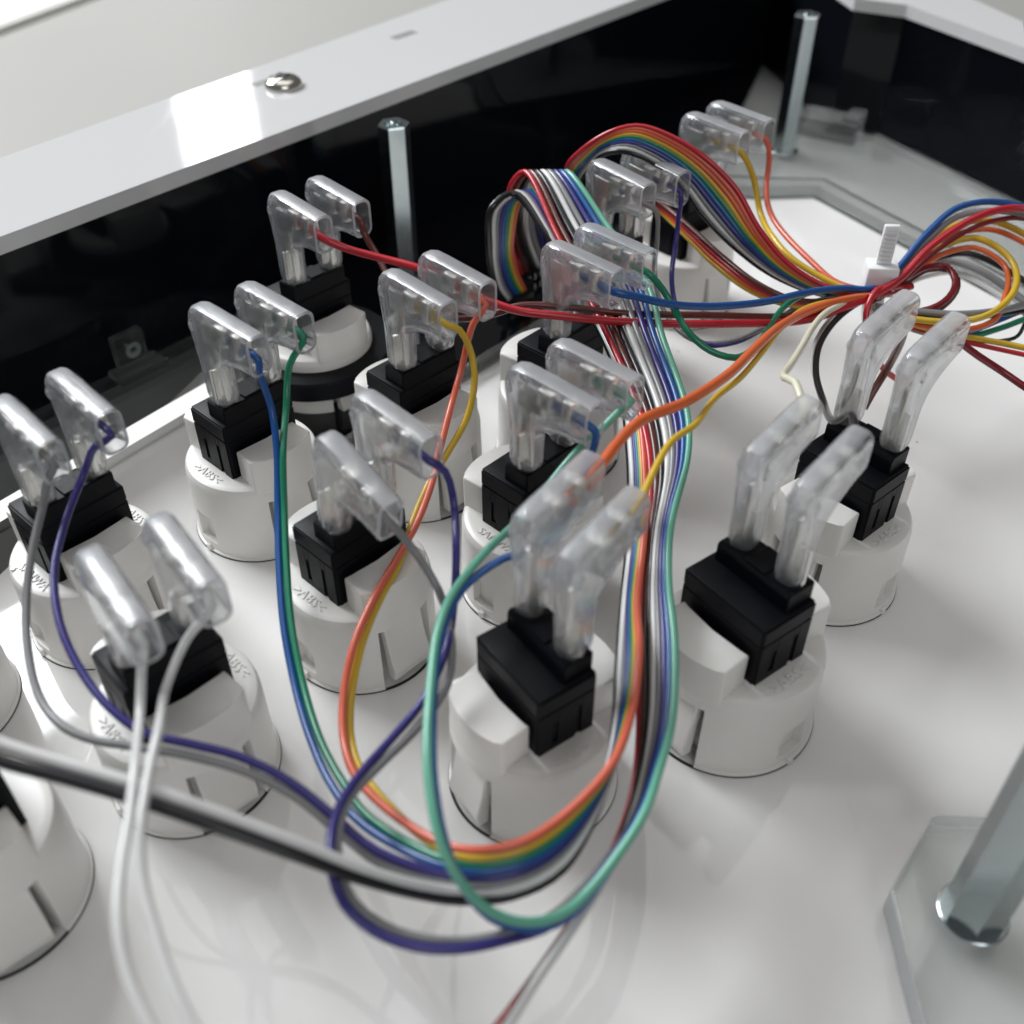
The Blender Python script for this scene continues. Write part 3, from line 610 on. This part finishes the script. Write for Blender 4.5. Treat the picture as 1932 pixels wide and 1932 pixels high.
ribbon('rainbow ribbon cable sweeping round the front centre button and up behind it', ['black', 'white', 'grey', 'purple', 'blue', 'green', 'yellow', 'coral'],
       [(952, 566, 0.75), (935, 540, 1.6), (923, 470, 3.2), (928, 392, 4.2), (970, 366, 4.3), (1030, 440, 3.9), (1100, 560, 3.2), (1165, 700, 2.8), (1188, 850, 2.6), (1190, 998, 2.5), (1178, 1133, 2.4), (1168, 1268, 2.4), (1164, 1358, 2.4), (1144, 1470, 2.3), (1060, 1637, 2.1), (966, 1688, 2.1), (870, 1697, 2.2)],
       [(990, 546, 0.75), (975, 515, 1.6), (966, 445, 3.2), (985, 372, 4.1), (1016, 358, 4.2), (1060, 440, 3.9), (1130, 560, 3.3), (1192, 700, 3.0), (1214, 850, 2.8), (1216, 998, 2.7), (1202, 1133, 2.6), (1206, 1230, 2.7), (1190, 1350, 2.7), (1150, 1448, 2.7), (1043, 1555, 2.6), (966, 1595, 2.6), (860, 1600, 2.5)],
       tails={7: tail('J', 1), 6: tail('J', -1), 5: tail('D', 1), 4: tail('D', -1), 3: tail('F', 1), 2: tail('F', -1),
              1: [P(*p) for p in [(790, 1672, 2.5), (680, 1640, 2.9), (560, 1592, 3.3), (400, 1530, 3.7), (250, 1478, 3.9), (120, 1440, 4.0), (0, 1402, 4.1), (-70, 1368, 4.2)]],
              0: [P(*p) for p in [(790, 1686, 2.45), (680, 1657, 2.85), (560, 1614, 3.25), (400, 1557, 3.65), (250, 1506, 3.85), (120, 1468, 3.95), (0, 1436, 4.05), (-70, 1405, 4.15)]]}, rmap={0: 0.075, 1: 0.075})
ribbon('ribbon cable with red edge and green edge running down right of the centre', ['red', 'brown', 'black', 'white', 'grey', 'purple', 'blue', 'mint'],
       [(985, 520, 0.75), (966, 470, 1.8), (958, 410, 3.3), (966, 345, 4.2), (990, 324, 4.5), (1049, 438, 4.0), (1100, 540, 3.6), (1148, 636, 3.3), (1201, 758, 3.0), (1224, 850, 2.9), (1228, 930, 2.8), (1222, 1010, 2.6), (1214, 1100, 2.5), (1207, 1223, 2.3), (1208, 1340, 2.1), (1202, 1450, 2.0), (1180, 1550, 1.9)],
       [(1055, 480, 0.75), (1040, 435, 1.8), (1040, 385, 3.3), (1055, 345, 4.2), (1070, 324, 4.6), (1145, 425, 4.2), (1220, 534, 3.8), (1250, 636, 3.5), (1289, 748, 3.2), (1299, 800, 3.1), (1297, 863, 3.0), (1266, 990, 2.8), (1261, 1090, 2.7), (1273, 1223, 2.6), (1268, 1358, 2.5), (1245, 1448, 2.5), (1206, 1552, 2.5)],
       tails={0: [P(*p) for p in [(1120, 1680, 1.75), (1060, 1775, 1.6), (1005, 1855, 1.5), (940, 1940, 1.4), (870, 2020, 1.3)]],
              1: [P(*p) for p in [(1122, 1676, 1.6), (1060, 1770, 1.45), (1004, 1850, 1.35), (936, 1940, 1.25), (866, 2020, 1.2)]],
              2: [P(*p) for p in [(1132, 1666, 1.85), (1070, 1762, 1.8), (1012, 1846, 1.7), (955, 1932, 1.6), (896, 2010, 1.5)]],
              3: [P(*p) for p in [(1140, 1660, 2.0), (1078, 1756, 1.95), (1018, 1842, 1.85), (964, 1928, 1.7), (906, 2010, 1.6)]],
              4: tail('E', -1), 5: tail('E', 1), 6: tail('I', -1), 7: tail('I', 1)})
ribbon('rainbow ribbon cable arching over the back buttons towards the cable tie', ['red', 'coral', 'orange', 'yellow', 'green', 'blue', 'purple', 'grey', 'white', 'black'],
       [(1066, 345, 3.6), (1080, 300, 4.6), (1140, 255, 5.2), (1200, 238, 5.4), (1262, 256, 5.3), (1330, 298, 5.0), (1388, 356, 4.5), (1432, 432, 3.9), (1490, 500, 3.4), (1570, 545, 3.1), (1650, 556, 3.0)],
       [(1090, 350, 3.3), (1105, 322, 4.2), (1135, 292, 4.8), (1180, 286, 5.0), (1235, 308, 4.8), (1288, 352, 4.4), (1330, 410, 3.9), (1390, 470, 3.4), (1460, 520, 3.1), (1550, 555, 2.9), (1650, 562, 2.9)], r=0.056)
ribbon('narrow yellow brown and red ribbon strip dropping behind the purple wire', ['yellow', 'orange', 'red', 'brown'],
       [(1180, 360, 3.4), (1238, 392, 3.3), (1290, 440, 3.2), (1350, 500, 3.1), (1420, 550, 3.0), (1490, 575, 2.9), (1600, 572, 2.8), (1655, 564, 2.8)],
       [(1190, 352, 3.6), (1246, 384, 3.5), (1300, 428, 3.4), (1362, 484, 3.3), (1432, 537, 3.2), (1500, 566, 3.0), (1600, 566, 2.9), (1655, 560, 2.9)], r=0.06)

# ------------------------------------------------------------------ cable tie
tp = P(1660, 520, 3.25)
ct = tag(empty('cable_tie', tp), 'white nylon cable tie with ribbed tail standing up', 'cable tie'); ct.rotation_euler = (0, 0, D2R(-6))
bm = bmesh.new(); add_prism(bm, [(-0.30, -0.22), (0.30, -0.22), (0.30, 0.26), (-0.30, 0.26)], -0.36, 0.26, 0.05, 2); finish(bm, 'head', M['nylon'], ct)
bm = bmesh.new(); add_box(bm, -0.14, 0.14, -0.05, 0.05, 0.24, 1.05, 0.015, 1)
for i in range(8): add_box(bm, -0.11, 0.11, -0.075, -0.04, 0.30+i*0.085, 0.345+i*0.085, 0.008, 1)
finish(bm, 'tail', M['nylon'], ct)
bm = bmesh.new()
prof = [(0.17, 0), ]
for k in range(24):
    pass
pth = [Vector((0, 0.30*math.cos(a), -0.62+0.34*math.sin(a))) for a in [2*math.pi*i/28 for i in range(29)]]
V = []
for p in pth:
    d = Vector((0, p.y, p.z+0.62)).normalized()*0.04
    V.append([bm.verts.new(p+Vector((sx*0.13, 0, 0))+d*sd) for sx, sd in ((-1, -1), (1, -1), (1, 1), (-1, 1))])
for a, b in zip(V, V[1:]):
    for k in range(4): bm.faces.new((a[k], a[(k+1) % 4], b[(k+1) % 4], b[k]))
finish(bm, 'band', M['nylon'], ct)

# ------------------------------------------------------------------ hex standoffs, screw, brackets
def standoff(x, y, z0, h, r, label, rz=0.0):
    o = empty('hex_standoff', (x, y, z0), rz); tag(o, label, 'standoff', 'hexagonal steel standoffs')
    bm = bmesh.new()
    hexa = [(r*math.cos(D2R(60*i)), r*math.sin(D2R(60*i))) for i in range(6)]
    n = 24
    def hr(a): return r*math.cos(D2R(30))/math.cos(((a+D2R(30)) % D2R(60))-D2R(30)-0) if False else r*math.cos(D2R(30))/math.cos((a % D2R(60))-D2R(30))
    rings = []
    for rr, z, circ in ((1, 0, 0), (1, h-0.04, 0), (0.94, h, 0), (0.60, h, 1), (0.52, h-0.08, 1), (0.50, h-0.6, 1)):
        ring = []
        for i in range(n):
            a = 2*math.pi*i/n; R_ = (r*rr if circ else hr(a)*rr); ring.append(bm.verts.new((R_*math.cos(a), R_*math.sin(a), z)))
        rings.append(ring)
    for a, b in zip(rings, rings[1:]):
        for i in range(n): bm.faces.new((a[i], a[(i+1) % n], b[(i+1) % n], b[i]))
    bm.faces.new(rings[0][::-1]); bm.faces.new(rings[-1])
    finish(bm, 'shaft', M['zinc'], o, 25)
    bm = bmesh.new(); add_lathe(bm, [(r*1.16, -0.015), (r*1.16, 0.02), (r*1.12, 0.03), (r*0.8, 0.03)], 40); finish(bm, 'washer', M['zinc'], o, 30)
    return o
pa = P(742, 232, 4.2); standoff(pa.x, pa.y, 0.32, 4.2-0.32, 0.36, 'steel hex standoff standing against the black wall behind the left sleeves', 0.3)
pb = P(1524, 26, 4.2); standoff(pb.x, pb.y, 0.32, 4.2-0.32, 0.36, 'steel hex standoff in the far back corner', 0.1)
pc = P(1836, 1722, 0.52); standoff(pc.x, pc.y, 0.52, 4.2-0.52, 0.385, 'thick blurred steel hex standoff at the lower right corner', 0.25)

# clear acrylic foot under the near standoff
bm = bmesh.new()
fp = [P(1761, 1533, 0.5), P(1678, 1681, 0.5), P(1711, 1796, 0.5), P(1748, 1940, 0.5), P(1760, 2080, 0.5), P(2200, 2080, 0.5), P(2200, 1600, 0.5), P(1900, 1540, 0.5)]
add_prism(bm, [(p.x, p.y) for p in fp], 0.004, 0.5, 0.07, 2)
tag(frost_edges(finish(bm, 'acrylic_plate', M['acrylic'], smooth=0)), 'clear acrylic plate under the near standoff at lower right', 'plate')

sp = P(535, 162, ZT)
scr = tag(empty('screw', (sp.x, sp.y, ZT)), 'cross head screw on the white rim flange', 'screw')
bm = bmesh.new(); add_lathe(bm, [(0.46, 0.0), (0.46, 0.06), (0.43, 0.13), (0.34, 0.2), (0.2, 0.235), (0.0, 0.24)], 40); finish(bm, 'head', M['steel'], scr, 40)
bm = bmesh.new(); add_box(bm, -0.19, 0.19, -0.045, 0.045, 0.18, 0.262); add_box(bm, -0.045, 0.045, -0.19, 0.19, 0.18, 0.264); finish(bm, 'cross_slot', M['slot'], scr, 0).rotation_euler.z = 0.5
def slot(u, v, lx, ly, name='slot'):
    p = P(u, v, ZT); d = (inner[2]-inner[1]); a = math.atan2(d.y, d.x)
    bm = bmesh.new(); add_box(bm, -lx/2, lx/2, -ly/2, ly/2, -0.01, 0.004)
    o = finish(bm, name, M['slotgrey'], smooth=0); o.location = (p.x, p.y, ZT); o.rotation_euler.z = a; in_case(o)
bm = bmesh.new(); bp_ = [P(-200, 136, -4.1), P(0, 60, -4.1), P(160, 0, -4.1), P(600, -164, -4.1)]
bq_ = [p+Vector((-60, 90, 0)) for p in bp_]; strip_slab(bm, bp_, bq_, -4.198, -3.9, 0.04)
tag(finish(bm, 'pale_board', M['sheet'], smooth=0), 'pale board whose edge crosses the top left corner', 'board')
slot(500, 154, 0.7, 0.28); slot(762, 66, 0.8, 0.28)

def header(u0, v0, u1, v1, n, label):
    a, b = P(u0, v0, ZK), P(u1, v1, ZK); d = b-a; L = d.length
    o = tag(empty('pin_header', (a+b)/2, math.atan2(d.y, d.x)), label, 'header', 'pin headers on the black deck')
    bm = bmesh.new(); add_box(bm, -L/2-0.1, L/2+0.1, -0.2, 0.2, 0.001, 0.5, 0.02, 1); finish(bm, 'body', M['black'], o, 0)
    for i in range(n):
        x = -L/2+L*i/(n-1); bm = bmesh.new(); add_box(bm, x-0.03, x+0.03, -0.26, -0.201, 0.06, 0.22); finish(bm, 'pin', M['tin'], o, 0)
header(952, 580, 990, 560, 8, 'black pin header where the rainbow ribbon plugs in')
header(985, 530, 1055, 492, 8, 'black pin header where the red edged ribbon plugs in')

def bracket(u, v, z, s, label):
    p = P(u, v, z); d = (inner[2]-inner[1]); a = math.atan2(d.y, d.x)
    o = tag(empty('clear_bracket', p, a), label, 'bracket', 'clear plastic brackets on the case wall')
    bm = bmesh.new(); add_box(bm, -s, s, -0.10, 0.12, -s, s, 0.03, 1); finish(bm, 'plate', M['acrylic'], o, 0)
    bm = bmesh.new(); add_lathe(bm, [(s*0.2, -0.02), (s*0.5, -0.02), (s*0.5, 0.06), (s*0.2, 0.06)], 20)
    b = finish(bm, 'eyelet', M['zinc'], o, 30); b.rotation_euler.x = D2R(90); b.location = (0, -0.12, 0)
    bm = bmesh.new(); add_box(bm, -s*1.6, s*1.6, -0.45, 0.1, -s*1.5, -s*1.02, 0.02, 1); finish(bm, 'foot', M['acrylic'], o, 0)
bracket(243, 655, 1.0, 0.36, 'small clear bracket with eyelet at the foot of the wall on the left')
bracket(362, 352, 3.3, 0.30, 'small clear bracket tucked under the white rim flange')
pk = P(1570, 225, 0.9)
o = tag(empty('corner_bracket', pk, D2R(-30)), 'clear plastic corner block beside the back corner standoff', 'bracket')
bm = bmesh.new(); add_box(bm, -0.9, 0.9, -0.5, 0.5, -0.5, 0.12, 0.04, 1); finish(bm, 'block', M['acrylic'], o, 0)
bm = bmesh.new(); add_box(bm, 0.4, 0.9, -0.5, 0.5, 0.13, 0.3, 0.04, 1); finish(bm, 'lip', M['acrylic'], o, 0)
